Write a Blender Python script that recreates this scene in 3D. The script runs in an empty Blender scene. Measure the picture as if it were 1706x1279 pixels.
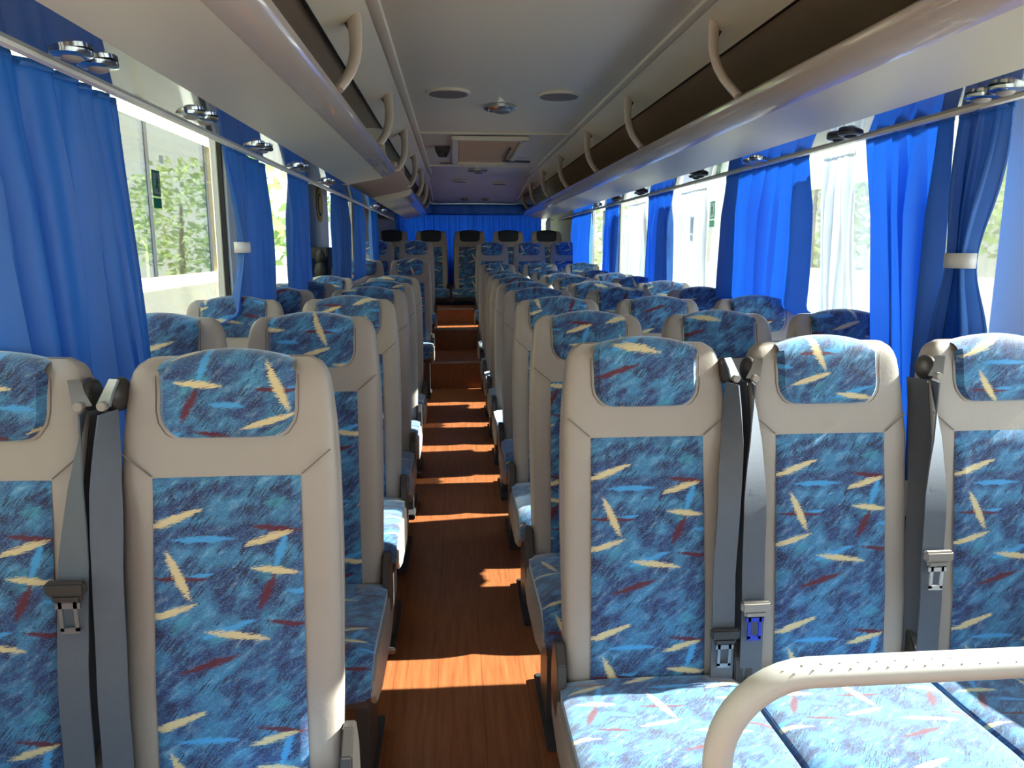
import bpy, bmesh, math, random
from math import sin, cos, pi, radians, sqrt, exp
from mathutils import Vector, Matrix
random.seed(7)
S = bpy.context.scene
COL = S.collection

# ------------------------------------------------------------------ camera
H = 1.40                                   # eye height above the aisle floor
FPX = 1250.0
yaw, pitch = radians(4.321), radians(10.315)
F = Vector((sin(yaw)*cos(pitch), cos(yaw)*cos(pitch), -sin(pitch)))
R = Vector((cos(yaw), -sin(yaw), 0))
U = R.cross(F)
cam = bpy.data.cameras.new('camera')
cam.sensor_width = 36; cam.lens = 36*FPX/1706; cam.clip_start = 0.02; cam.clip_end = 300
co = bpy.data.objects.new('camera', cam); COL.objects.link(co)
co.matrix_world = Matrix(((R.x, U.x, -F.x, 0), (R.y, U.y, -F.y, 0), (R.z, U.z, -F.z, H), (0, 0, 0, 1)))
S.camera = co

# ------------------------------------------------------------------ world, sun, exposure
w = bpy.data.worlds.new('sky'); S.world = w; w.use_nodes = True
nt = w.node_tree; nt.nodes.clear()
wo = nt.nodes.new('ShaderNodeOutputWorld'); bg = nt.nodes.new('ShaderNodeBackground')
tc = nt.nodes.new('ShaderNodeTexCoord'); sx = nt.nodes.new('ShaderNodeSeparateXYZ'); rp = nt.nodes.new('ShaderNodeValToRGB')
nt.links.new(tc.outputs['Generated'], sx.inputs[0]); nt.links.new(sx.outputs['Z'], rp.inputs[0])
rp.color_ramp.elements[0].position = 0.0; rp.color_ramp.elements[0].color = (0.98, 1.0, 0.96, 1)
rp.color_ramp.elements[1].position = 0.7; rp.color_ramp.elements[1].color = (0.55, 0.74, 1.0, 1)
nt.links.new(rp.outputs[0], bg.inputs[0]); nt.links.new(bg.outputs[0], wo.inputs[0])
bg.inputs[1].default_value = 2.6
sun = bpy.data.lights.new('sun', 'SUN'); sun.energy = 22; sun.angle = radians(0.6); sun.color = (1.0, 0.93, 0.82)
so = bpy.data.objects.new('sun', sun); COL.objects.link(so)
SUND = Vector((-1, -0.13, -0.70)).normalized()
so.rotation_euler = (-SUND).to_track_quat('Z', 'Y').to_euler(); so.location = (6, 3, 6)
S.view_settings.view_transform = 'Standard'; S.view_settings.look = 'None'
S.view_settings.gamma = 1; S.view_settings.use_curve_mapping = False
S.view_settings.exposure = 0.5
S.cycles.max_bounces = 9; S.cycles.diffuse_bounces = 6; S.cycles.glossy_bounces = 3
S.cycles.transmission_bounces = 5; S.cycles.transparent_max_bounces = 12
S.cycles.caustics_reflective = False; S.cycles.caustics_refractive = False
S.cycles.sample_clamp_indirect = 6; S.cycles.use_denoising = True

# ------------------------------------------------------------------ materials
def srgb(r, g, b):
    f = lambda c: (c/255/12.92) if c/255 <= 0.04045 else ((c/255+0.055)/1.055)**2.4
    return (f(r), f(g), f(b), 1)

class NT:
    """tiny node-graph writer"""
    def __init__(s, name):
        s.m = bpy.data.materials.new(name); s.m.use_nodes = True
        s.t = s.m.node_tree; s.b = s.t.nodes['Principled BSDF']; s.out = s.t.nodes['Material Output']
    def n(s, typ, *ins, **kw):
        nd = s.t.nodes.new(typ)
        for k, v in kw.items(): setattr(nd, k, v)
        for i, v in enumerate(ins): s.set(nd.inputs[i], v)
        return nd
    def set(s, sock, v):
        if v is None: return
        if isinstance(v, bpy.types.NodeSocket): s.t.links.new(v, sock)
        elif isinstance(v, bpy.types.Node): s.t.links.new(v.outputs[0], sock)
        else: sock.default_value = v
    def math(s, op, a, b=None, c=None): return s.n('ShaderNodeMath', a, b, c, operation=op).outputs[0]
    def mix(s, f, a, b):
        nd = s.t.nodes.new('ShaderNodeMix'); nd.data_type = 'RGBA'
        s.set(nd.inputs[0], f); s.set(nd.inputs[6], a); s.set(nd.inputs[7], b); return nd.outputs[2]
    def noise(s, vec, scale, detail=2, rough=0.5):
        nd = s.t.nodes.new('ShaderNodeTexNoise'); s.set(nd.inputs['Vector'], vec)
        nd.inputs['Scale'].default_value = scale; nd.inputs['Detail'].default_value = detail
        nd.inputs['Roughness'].default_value = rough; return nd.outputs['Fac']
    def ramp(s, f, stops):
        nd = s.t.nodes.new('ShaderNodeValToRGB'); s.set(nd.inputs[0], f)
        e = nd.color_ramp.elements
        while len(e) < len(stops): e.new(0.5)
        for q, (p, c) in zip(e, stops): q.position = p; q.color = c
        return nd.outputs[0]

def plain(name, col, rough=0.5, metal=0.0, spec=0.5, var=0.06, scale=25, bump=0.0, coat=0.0):
    g = NT(name); tc = g.n('ShaderNodeTexCoord')
    nz = g.noise(tc.outputs['Object'], scale, 3)
    a = tuple(c*(1-var) for c in col[:3])+(1,); b = tuple(min(1, c*(1+var)) for c in col[:3])+(1,)
    g.set(g.b.inputs['Base Color'], g.mix(nz, a, b))
    g.b.inputs['Roughness'].default_value = rough; g.b.inputs['Metallic'].default_value = metal
    g.b.inputs['Specular IOR Level'].default_value = spec; g.b.inputs['Coat Weight'].default_value = coat
    if bump:
        n2 = g.noise(tc.outputs['Object'], scale*12, 2)
        bp = g.n('ShaderNodeBump'); bp.inputs['Strength'].default_value = bump; bp.inputs['Distance'].default_value = 0.002
        g.set(bp.inputs['Height'], n2); g.set(g.b.inputs['Normal'], bp)
    return g.m

def fabric():
    g = NT('patterned_fabric')
    uv = g.n('ShaderNodeUVMap').outputs[0]
    oi = g.n('ShaderNodeObjectInfo').outputs['Color']
    uv = g.n('ShaderNodeVectorMath', uv, oi, operation='ADD').outputs[0]
    # brushy ground: anisotropic noise along a diagonal
    def rotscale(ang, sc):
        m1 = g.n('ShaderNodeMapping', uv); m1.inputs['Rotation'].default_value = (0, 0, radians(-ang))
        m2 = g.n('ShaderNodeMapping', m1.outputs[0]); m2.inputs['Scale'].default_value = sc
        return m2.outputs[0]
    n1 = g.noise(rotscale(38, (26, 84, 1)), 1.0, 5, 0.68)
    n0 = g.noise(uv, 15, 2)
    base = g.ramp(n1, [(0.36, srgb(28, 44, 88)), (0.47, srgb(42, 80, 136)), (0.57, srgb(64, 122, 176)), (0.70, srgb(160, 184, 208))])
    tint = g.ramp(g.noise(rotscale(30, (14, 24, 1)), 1.0, 3), [(0.45, srgb(34, 48, 98)), (0.60, srgb(72, 158, 206))])
    base = g.mix(0.46, base, tint)
    h = g.noise(rotscale(52, (34, 380, 1)), 1.0, 1)
    hm = g.math('GREATER_THAN', h, 0.56)
    area = g.math('GREATER_THAN', n0, 0.53)
    base = g.mix(g.math('MULTIPLY', g.math('MULTIPLY', hm, area), 0.8), base, srgb(26, 28, 60))
    h2 = g.math('GREATER_THAN', g.noise(rotscale(12, (260, 520, 1)), 1.0, 1), 0.60)
    base = g.mix(g.math('MULTIPLY', h2, 0.18), base, srgb(190, 205, 220))
    rag = g.math('MULTIPLY', g.math('SUBTRACT', g.noise(rotscale(12, (48, 560, 1)), 1.0, 4, 0.75), 0.5), 4.2)
    TW, TH = 0.30, 0.355
    cr, lb, mr, cy = srgb(222, 206, 160), srgb(70, 160, 226), srgb(92, 24, 44), srgb(70, 160, 190)
    strokes = [  # x, y (m, up), length, width, angle, colour
        (0.225, -0.033, 0.050, 0.022, 5, cy), (0.215, -0.155, 0.060, 0.030, 30, cy), (0.060, -0.245, 0.050, 0.020, 40, cy), (0.130, -0.262, 0.075, 0.024, 15, cy),
        (0.100, -0.096, 0.115, 0.012, 0, lb), (0.232, -0.118, 0.075, 0.014, 70, lb), (0.140, -0.254, 0.105, 0.013, 18, lb), (0.090, -0.160, 0.06, 0.010, 8, lb), (0.270, -0.190, 0.07, 0.012, -4, lb),
        (0.225, -0.080, 0.095, 0.011, -6, mr), (0.207, -0.190, 0.078, 0.017, 65, mr), (0.060, -0.163, 0.105, 0.009, -2, mr), (0.110, -0.313, 0.115, 0.014, 17, mr), (0.240, -0.245, 0.08, 0.010, -8, mr),
        (0.048, -0.062, 0.120, 0.014, 19, cr), (0.212, -0.096, 0.095, 0.013, 17, cr), (0.058, -0.158, 0.105, 0.017, -66, cr), (0.222, -0.152, 0.090, 0.013, -6, cr), (0.042, -0.222, 0.105, 0.013, 17, cr), (0.155, -0.265, 0.120, 0.013, -8, cr)]
    col = base
    for (x, y, L, Wd, ang, c) in strokes:
        a = radians(ang)
        d = g.n('ShaderNodeVectorMath', uv, (x, y, 0), operation='SUBTRACT').outputs[0]
        d = g.n('ShaderNodeVectorMath', d, (TW/2, TH/2, 1), (-TW/2, -TH/2, -1), operation='WRAP').outputs[0]
        p = g.n('ShaderNodeVectorMath', d, (cos(a)*2/L, sin(a)*2/L, 0), operation='DOT_PRODUCT').outputs['Value']
        q = g.n('ShaderNodeVectorMath', d, (-sin(a)*2/Wd, cos(a)*2/Wd, 0), operation='DOT_PRODUCT').outputs['Value']
        s1 = g.math('ADD', g.math('MULTIPLY', p, p), g.math('ABSOLUTE', g.math('ADD', q, rag)))
        col = g.mix(g.math('MULTIPLY', g.math('LESS_THAN', s1, 0.95), g.math('MULTIPLY_ADD', n1, 1.6, -0.35) if c == cy else 0.94), col, c)
    # weave
    mp4 = g.n('ShaderNodeMapping', uv); mp4.inputs['Rotation'].default_value = (0, 0, radians(45)); mp4.inputs['Scale'].default_value = (1, 1, 1)
    wv = g.n('ShaderNodeTexWave', mp4.outputs[0]); wv.inputs['Scale'].default_value = 130
    bp = g.n('ShaderNodeBump'); bp.inputs['Strength'].default_value = 0.25; bp.inputs['Distance'].default_value = 0.001
    g.set(bp.inputs['Height'], wv.outputs[1]); g.set(g.b.inputs['Normal'], bp)
    g.set(g.b.inputs['Base Color'], col)
    g.b.inputs['Roughness'].default_value = 0.75; g.b.inputs['Sheen Weight'].default_value = 0.8
    g.b.inputs['Sheen Roughness'].default_value = 0.4; g.b.inputs['Sheen Tint'].default_value = (0.8, 0.9, 1, 1)
    return g.m

def wood():
    g = NT('wood_laminate'); tc = g.n('ShaderNodeTexCoord').outputs['Object']
    mp = g.n('ShaderNodeMapping', tc); mp.inputs['Scale'].default_value = (60, 3.2, 30)
    n1 = g.noise(mp.outputs[0], 1, 6, 0.65)
    mp2 = g.n('ShaderNodeMapping', tc); mp2.inputs['Scale'].default_value = (9, 0.9, 4)
    n2 = g.noise(mp2.outputs[0], 1, 3)
    n3 = g.noise(tc, 2.2, 3)
    c = g.ramp(n1, [(0.30, srgb(122, 70, 42)), (0.55, srgb(158, 98, 60)), (0.75, srgb(178, 116, 74))])
    c = g.mix(g.math('MULTIPLY', n2, 0.5), c, srgb(136, 76, 46))
    sp = g.n('ShaderNodeSeparateXYZ', tc)
    ln = g.math('LESS_THAN', g.math('ABSOLUTE', g.math('SUBTRACT', g.math('FRACT', g.math('DIVIDE', sp.outputs[0], 0.145)), 0.5)), 0.012)
    c = g.mix(g.math('MULTIPLY', ln, 0.45), c, srgb(96, 46, 26))
    c = g.mix(g.math('MULTIPLY', g.math('GREATER_THAN', n3, 0.6), 0.15), c, srgb(150, 110, 80))
    g.set(g.b.inputs['Base Color'], c)
    g.set(g.b.inputs['Roughness'], g.math('ADD', g.math('MULTIPLY', n3, 0.3), 0.22))
    return g.m

def curtain_mat(name, c1, c2, trans=0.45, tcol=None, clear=0.0):
    g = NT(name); tc = g.n('ShaderNodeTexCoord').outputs['Object']
    nz = g.noise(tc, 8, 3); col = g.mix(nz, c1, c2)
    d = g.n('ShaderNodeBsdfDiffuse', col); t = g.n('ShaderNodeBsdfTranslucent', tcol if tcol else col)
    gl = g.n('ShaderNodeBsdfGlossy'); g.set(gl.inputs[0], (0.8, 0.85, 1, 1)); gl.inputs['Roughness'].default_value = 0.55
    m1 = g.n('ShaderNodeMixShader', trans, d, t); m2 = g.n('ShaderNodeMixShader', 0.05, m1, gl)
    if clear: m2 = g.n('ShaderNodeMixShader', clear, m2, g.n('ShaderNodeBsdfTransparent'))
    g.set(g.out.inputs[0], m2); return g.m

def glass(name, tint, refl=0.08, trans=1.0, fog=0.0, fogcol=(0.8, 0.8, 0.75, 1)):
    g = NT(name)
    tr = g.n('ShaderNodeBsdfTransparent', tint); gl = g.n('ShaderNodeBsdfGlossy'); gl.inputs['Roughness'].default_value = 0.02
    bf = g.n('ShaderNodeNewGeometry').outputs['Backfacing']
    fr = g.n('ShaderNodeFresnel'); g.set(fr.inputs[0], g.math('MULTIPLY_ADD', bf, 1/1.45-1.45, 1.45))
    a = g.n('ShaderNodeMixShader', g.math('ADD', fr.outputs[0], refl-0.04), tr, gl)
    if fog:
        df = g.n('ShaderNodeBsdfDiffuse', fogcol); tl = g.n('ShaderNodeBsdfTranslucent', fogcol)
        df = g.n('ShaderNodeMixShader', 0.6, df, tl)
        nz = g.noise(g.n('ShaderNodeTexCoord').outputs['Object'], 4, 3)
        a = g.n('ShaderNodeMixShader', g.math('MULTIPLY', nz, fog*2), a, df)
    g.set(g.out.inputs[0], a); return g.m

M = {}
M['fabric'] = fabric()
M['darkfab'] = plain('dark_fabric', srgb(40, 48, 56), 0.8, var=0.3, scale=60)
M['leather'] = plain('beige_leatherette', srgb(162, 155, 150), 0.42, var=0.05, scale=12, bump=0.15)
M['seam'] = plain('seam_thread', srgb(120, 110, 104), 0.7)
M['shell'] = plain('grey_plastic', srgb(150, 146, 142), 0.45)
M['darkp'] = plain('dark_plastic', srgb(56, 54, 54), 0.4)
M['metal'] = plain('brushed_metal', srgb(138, 143, 150), 0.4, metal=0.8)
M['steel'] = plain('painted_steel', srgb(70, 70, 74), 0.45, metal=0.3)
M['chrome'] = plain('chrome', srgb(200, 205, 208), 0.12, metal=1.0)
M['belt'] = plain('belt_webbing', srgb(88, 96, 110), 0.6, var=0.08, scale=60, bump=0.3)
M['belt2'] = plain('belt_webbing_dark', srgb(62, 66, 76), 0.6, var=0.08, scale=60, bump=0.3)
M['wood'] = wood()
M['ceil'] = plain('ceiling_panel', srgb(220, 214, 194), 0.35, var=0.03, scale=3)
M['rack'] = plain('rack_panel', srgb(208, 204, 186), 0.4, var=0.03, scale=3)
M['lip'] = plain('rack_rim', srgb(196, 184, 174), 0.16, var=0.03, scale=3, coat=0.6)
M['rackin'] = plain('rack_lining', srgb(168, 150, 130), 0.5, var=0.06, scale=3)
M['handle'] = plain('handle_plastic', srgb(222, 210, 198), 0.35)
M['duct'] = plain('glossy_duct', srgb(128, 132, 140), 0.07, metal=0.75, var=0.02, scale=2)
M['wall'] = plain('wall_panel', srgb(176, 172, 164), 0.5, var=0.03, scale=4)
M['pillar'] = plain('pillar_cover', srgb(242, 240, 230), 0.5, var=0.03, scale=4)
M['rubber'] = plain('rubber_seal', srgb(26, 26, 28), 0.6)
M['cur'] = curtain_mat('blue_curtain', srgb(42, 112, 196), srgb(54, 128, 212), 0.40, srgb(96, 170, 250))
M['lining'] = curtain_mat('white_sheer', srgb(202, 210, 216), srgb(216, 222, 226), 0.42, clear=0.32)
M['tie'] = plain('tie_band', srgb(226, 228, 232), 0.6)
M['glass'] = glass('window_glass', (0.93, 0.97, 0.95, 1), 0.06, fog=0.04)
M['white'] = plain('white_padding', srgb(198, 200, 202), 0.45)
M['cream'] = plain('cream_paint', srgb(232, 214, 170), 0.35, coat=0.3)
M['coachw'] = plain('white_paint', srgb(168, 166, 152), 0.3, coat=0.4)
M['skyblock'] = plain('sky_blocker_sheet', srgb(170, 178, 150), 0.8, var=0.25, scale=1.5)
M['coachglass'] = glass('coach_glass', (0.69, 0.74, 0.63, 1), 0.14)
M['ground'] = plain('concrete', srgb(196, 192, 182), 0.9, var=0.15, scale=3)
M['leaf'] = plain('leaves', srgb(160, 190, 104), 0.6, var=0.4, scale=6)
M['bark'] = plain('bark', srgb(96, 80, 62), 0.9)
M['green'] = plain('sign_green', srgb(20, 110, 70), 0.5)
M['yellow'] = plain('sign_yellow', srgb(210, 170, 40), 0.5)
M['black'] = plain('black_plastic', srgb(22, 20, 20), 0.5)
M['blue'] = plain('blue_plastic', srgb(40, 60, 190), 0.4)
M['grille'] = plain('grille', srgb(120, 112, 106), 0.6, var=0.2, scale=300)
M['tyre'] = plain('tyre_rubber', srgb(30, 30, 30), 0.8)
M['hatch'] = plain('hatch_cream', srgb(196, 164, 124), 0.5)

# ------------------------------------------------------------------ mesh helpers
class MB:
    def __init__(s): s.v = []; s.f = []; s.uv = {}
    def add(s, vs, fs, uvs=None):
        o = len(s.v); s.v += [tuple(p) for p in vs]; s.f += [tuple(i+o for i in f) for f in fs]
        if uvs:
            for i, t in enumerate(uvs): s.uv[o+i] = t
        return s
    def box(s, x0, x1, y0, y1, z0, z1):
        vs = [(x, y, z) for x in (x0, x1) for y in (y0, y1) for z in (z0, z1)]
        return s.add(vs, [(0, 1, 3, 2), (4, 6, 7, 5), (0, 4, 5, 1), (2, 3, 7, 6), (0, 2, 6, 4), (1, 5, 7, 3)])
    def grid(s, fn, nu, nv, closed=False, uv=None):
        vs = []; uvs = []
        for j in range(nv+1):
            for i in range(nu + (0 if closed else 1)):
                vs.append(fn(i/nu, j/nv)); uvs.append(uv(i/nu, j/nv) if uv else (i/nu, j/nv))
        W = nu + (0 if closed else 1); fs = []
        for j in range(nv):
            for i in range(nu):
                a = j*W+i; b = j*W+(i+1) % W; fs.append((a, b, b+W, a+W))
        return s.add(vs, fs, uvs)
    def loft(s, loops, caps=True):
        n = len(loops[0]); vs = [p for l in loops for p in l]; fs = []
        for j in range(len(loops)-1):
            for i in range(n):
                a = j*n+i; b = j*n+(i+1) % n; fs.append((a, b, b+n, a+n))
        if caps: fs.append(tuple(range(n))[::-1]); fs.append(tuple(range((len(loops)-1)*n, len(loops)*n)))
        return s.add(vs, fs)
    def tube(s, pts, r, n=10, caps=True):
        pts = [Vector(p) for p in pts]; rr = r if isinstance(r, (list, tuple)) else [r]*len(pts)
        loops = []; up = None
        for i, p in enumerate(pts):
            t = (pts[min(i+1, len(pts)-1)]-pts[max(i-1, 0)]).normalized()
            if up is None: up = Vector((0, 0, 1)) if abs(t.z) < 0.9 else Vector((0, 1, 0))
            sd = t.cross(up).normalized(); up = sd.cross(t).normalized()
            loops.append([tuple(p+sd*rr[i]*cos(2*pi*k/n)+up*rr[i]*sin(2*pi*k/n)) for k in range(n)])
        return s.loft(loops, caps)
    def strip(s, pts, wdir, width, th=0.003):
        """flat band along pts; wdir = list of width directions"""
        pts = [Vector(p) for p in pts]; loops = []
        for i, p in enumerate(pts):
            t = (pts[min(i+1, len(pts)-1)]-pts[max(i-1, 0)]).normalized()
            d = Vector(wdir[i] if isinstance(wdir, list) else wdir).normalized(); nrm = t.cross(d).normalized()
            wd = (width[i] if isinstance(width, list) else width)/2
            loops.append([tuple(p-d*wd-nrm*th/2), tuple(p+d*wd-nrm*th/2), tuple(p+d*wd+nrm*th/2), tuple(p-d*wd+nrm*th/2)])
        return s.loft(loops)
    def prism(s, prof, y0, y1):     # prof in XZ extruded along Y
        a = [(x, y0, z) for x, z in prof]; b = [(x, y1, z) for x, z in prof]
        return s.loft([a, b])
    def ell(s, c, rx, ry, rz, nu=16, nv=8):
        loops = []
        for j in range(nv+1):
            th = -pi/2+pi*(0.02+0.96*j/nv)
            loops.append([(c[0]+rx*cos(th)*cos(2*pi*i/nu), c[1]+ry*cos(th)*sin(2*pi*i/nu), c[2]+rz*sin(th)) for i in range(nu)])
        return s.loft(loops)
    def mesh(s, name, mat, smooth=True, bevel=0):
        me = bpy.data.meshes.new(name); me.from_pydata(s.v, [], s.f)
        if s.uv:
            ul = me.uv_layers.new(name='UVMap')
            for l in me.loops: ul.data[l.index].uv = s.uv.get(l.vertex_index, (0, 0))
        bm = bmesh.new(); bm.from_mesh(me); bmesh.ops.recalc_face_normals(bm, faces=bm.faces)
        if bevel: bmesh.ops.bevel(bm, geom=bm.edges[:], offset=bevel, segments=2, affect='EDGES')
        bm.to_mesh(me); bm.free()
        me.materials.append(mat)
        if smooth:
            for p in me.polygons: p.use_smooth = True
            try: me.set_sharp_from_angle(angle=radians(40))
            except Exception: pass
        return me
    def build(s, name, mat, parent=None, smooth=True, bevel=0, loc=None):
        o = bpy.data.objects.new(name, s.mesh(name, mat, smooth, bevel)); COL.objects.link(o)
        if parent: o.parent = parent
        if loc: o.location = loc
        return o

def solid(o, th, off=0):
    m = o.modifiers.new('thickness', 'SOLIDIFY'); m.thickness = th; m.offset = off; return o
def tag(o, label, cat, group=None):
    o['label'] = label; o['category'] = cat
    if group: o['group'] = group
    return o
def thing(name, label, cat, loc=(0, 0, 0), group=None):
    o = bpy.data.objects.new(name, None); COL.objects.link(o); o.location = loc; o.empty_display_size = 0.1
    return tag(o, label, cat, group)
def struct(o): o['kind'] = 'structure'; return o
def copy_tree(o, parent=None):
    c = o.copy(); COL.objects.link(c); c.parent = parent
    for ch in list(o.children): copy_tree(ch, c)
    return c

# ------------------------------------------------------------------ bus shell
CX = 0.28                                  # centre line of the bus
def zz(z): return z+H
WL, WR = CX-1.32, CX+1.32                  # side walls
Y0, YB = -2.2, 10.35                       # front end, rear wall
struct(MB().box(WL-0.04, WR+0.04, Y0, YB, -0.08, 0.0).build('floor', M['wood'], smooth=False))
# aisle steps towards the rear, one structure with its platforms under the seats
def step(i, y0, y1, z):
    o = MB().box(-0.36, 0.36, y0, y1, 0.0, z-0.012).build('trim_step_%d' % i, M['wood'], smooth=False); struct(o)
    n = MB().box(-0.36, 0.36, y0-0.012, y1, z-0.012, z).build('nosing', M['wood'], o, smooth=False)
    e = MB().box(-0.35, 0.35, y0-0.016, y0+0.025, z-0.014, z+0.003).build('edge_strip', M['metal'], o, smooth=False)
step(1, 7.48, 8.36, 0.27)
step(2, 8.36, 8.90, 0.51)
step(3, 8.90, YB, 0.69)
def platform(i, x0, x1, y0, y1, z): struct(MB().box(x0, x1, y0, y1, 0.0, z).build('trim_platform_%d' % i, M['wood'], smooth=False))

SILL, WTOP = 0.80, 1.93
# left wall with window openings
def wall(side, X, sgn, pill):
    nm = 'wall_'+side
    low = MB().box(min(X, X+sgn*0.05), max(X, X+sgn*0.05), Y0, YB, 0.0, SILL)
    low.box(min(X, X+sgn*0.05), max(X, X+sgn*0.05), Y0, YB, WTOP, 2.16)
    struct(low.build(nm, M['wall'], smooth=False))
    # rail heater box along the wall foot
    hb = MB().box(min(X-sgn*0.0, X-sgn*0.035), max(X, X-sgn*0.035), Y0, YB, 0.02, 0.16).build('baseboard_'+side, M['shell'], smooth=False); struct(hb)
    sl = MB().box(min(X+sgn*0.05, X-sgn*0.02), max(X+sgn*0.05, X-sgn*0.02), Y0, YB, SILL-0.03, SILL+0.004).build('trim_sill_'+side, M['rubber'], smooth=False); struct(sl)
    edges = [Y0]+[p for ab in pill for p in ab]+[YB]
    for i, (a, b) in enumerate(pill):
        struct(MB().box(min(X-sgn*0.012, X+sgn*0.05), max(X-sgn*0.012, X+sgn*0.05), a, b, SILL, WTOP).build('trim_pillar_%s_%d' % (side, i+1), M['pillar'], smooth=False))
    k = 0
    for i in range(0, len(edges), 2):
        a, b = edges[i], edges[i+1]
        if b-a < 0.25: continue
        k += 1
        fr = MB(); t = 0.012
        fr.box(min(X, X+sgn*0.02), max(X, X+sgn*0.02), a, a+t, SILL, WTOP).box(min(X, X+sgn*0.02), max(X, X+sgn*0.02), b-t, b, SILL, WTOP)
        fr.box(min(X, X+sgn*0.02), max(X, X+sgn*0.02), a, b, SILL, SILL+t).box(min(X, X+sgn*0.02), max(X, X+sgn*0.02), a, b, WTOP-t, WTOP)
        num = k if side == 'left' else k+10
        o = fr.build('window_%d' % num, M['rubber'], smooth=False); struct(o)
        MB().box(min(X+sgn*0.022, X+sgn*0.027), max(X+sgn*0.022, X+sgn*0.027), a, b, SILL, WTOP).build('pane', M['glass'], o, smooth=False)
wall('left', WL, -1, [(0.55, 0.7), (3.6, 3.84), (5.28, 6.38), (8.1, 8.3), (8.9, YB)])
wall('right', WR, 1, [(0.45, 0.6), (1.78, 2.12), (3.62, 3.95), (5.65, 5.82), (7.4, 7.6), (8.9, YB)])

# rear wall
rw = MB()
rw.box(WL, WR, YB, YB+0.05, 0, 1.25).box(WL, WR, YB, YB+0.05, 1.88, 2.16).box(WL, -0.82, YB, YB+0.05, 1.25, 1.95).box(1.28, WR, YB, YB+0.05, 1.25, 1.95)
struct(rw.build('wall_back', M['wall'], smooth=False))
o = MB().box(-0.82, -0.80, YB, YB+0.02, 1.25, 1.95).box(1.26, 1.28, YB, YB+0.02, 1.25, 1.95).box(-0.82, 1.28, YB, YB+0.02, 1.25, 1.27).build('window_30', M['rubber'], smooth=False); struct(o)
MB().box(-0.82, 1.28, YB+0.02, YB+0.026, 1.25, 1.95).build('pane', M['glass'], o, smooth=False)
for nm, s in (('left', -1), ('right', 1)):   # rear corner covers
    x = CX+s*1.32
    pts = [(x, YB-0.55), (x-s*0.05, YB-0.5), (x-s*0.30, YB-0.04), (x-s*0.36, YB-0.001), (x, YB-0.001)]
    a = [(p[0], p[1], 0.0) for p in pts]; b = [(p[0], p[1], 1.76) for p in pts]
    struct(MB().loft([a, b]).build('trim_corner_'+nm, M['wall'], smooth=False))

# ceiling: flat centre panel, sloped shoulders, dropping near the rear
def czo(y): return 0.0 if y < 8.0 else -0.20*min(1, ((y-8.0)/2.3))**1.3
cl = MB(); prof = [(-1.33, 0.70), (-0.70, 0.705), (-0.69, 0.69), (-0.55, 0.750), (-0.534, 0.762), (-0.52, 0.757), (-0.25, 0.762), (0, 0.764), (0.25, 0.762), (0.52, 0.757), (0.534, 0.762), (0.55, 0.750), (0.69, 0.69), (0.70, 0.705), (1.33, 0.70)]
ys = [Y0, 0, 2, 4, 5.2, 7.3, 8.0, 8.4, 8.8, 9.2, 9.6, 10, YB]
vs = []; fs = []
for y in ys:
    for x, z in prof: vs.append((CX+x, y, zz(z+(czo(y) if abs(x) < 0.6 else 0))))
n = len(prof)
for j in range(len(ys)-1):
    for i in range(n-1): fs.append((j*n+i, j*n+i+1, (j+1)*n+i+1, (j+1)*n+i))
cl.add(vs, fs); ce = cl.build('ceiling', M['ceil']); struct(ce); solid(ce, 0.02, 1)
o = MB().box(WL-0.05, WR+0.05, Y0, YB+0.05, 2.22, 2.26).build('trim_roof', M['coachw'], smooth=False); struct(o)
# cross ribs and edge mouldings on the ceiling
k = 0
for y in (1.9, 5.27, 7.32):
    k += 1; struct(MB().box(CX-0.53, CX+0.53, y-0.018, y+0.018, zz(0.748), zz(0.763)).build('trim_rib_%d' % k, M['ceil'], bevel=0.004))
# skirts closing ceiling edge mouldings
for nm, s in (('left', -1), ('right', 1)):
    q = [(CX+s*0.500, zz(0.757)), (CX+s*0.505, zz(0.748)), (CX+s*0.530, zz(0.745)), (CX+s*0.545, zz(0.752)), (CX+s*0.545, zz(0.762))]
    struct(MB().prism(q, Y0, 8.0).build('trim_moulding_'+nm, M['ceil']))

# duct soffit above the windows (glossy) and curtain rails
for nm, s in (('left', -1), ('right', 1)):
    q = [(0.905, 0.370), (1.055, 0.356), (1.065, 0.366), (1.20, 0.50), (1.318, 0.535), (1.318, 0.72), (1.18, 0.72), (1.17, 0.52), (1.05, 0.385), (0.96, 0.40)]
    struct(MB().prism([(CX+s*x, zz(z)) for x, z in q], Y0, YB-0.3).build('trim_duct_'+nm, M['duct'], smooth=False))
    r = MB().prism([(CX+s*x, zz(z)) for x, z in [(1.050, 0.358), (1.064, 0.358), (1.064, 0.346), (1.050, 0.348)]], Y0, YB-0.3)
    struct(r.build('trim_rail_'+nm, M['pillar'], smooth=False))

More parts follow.
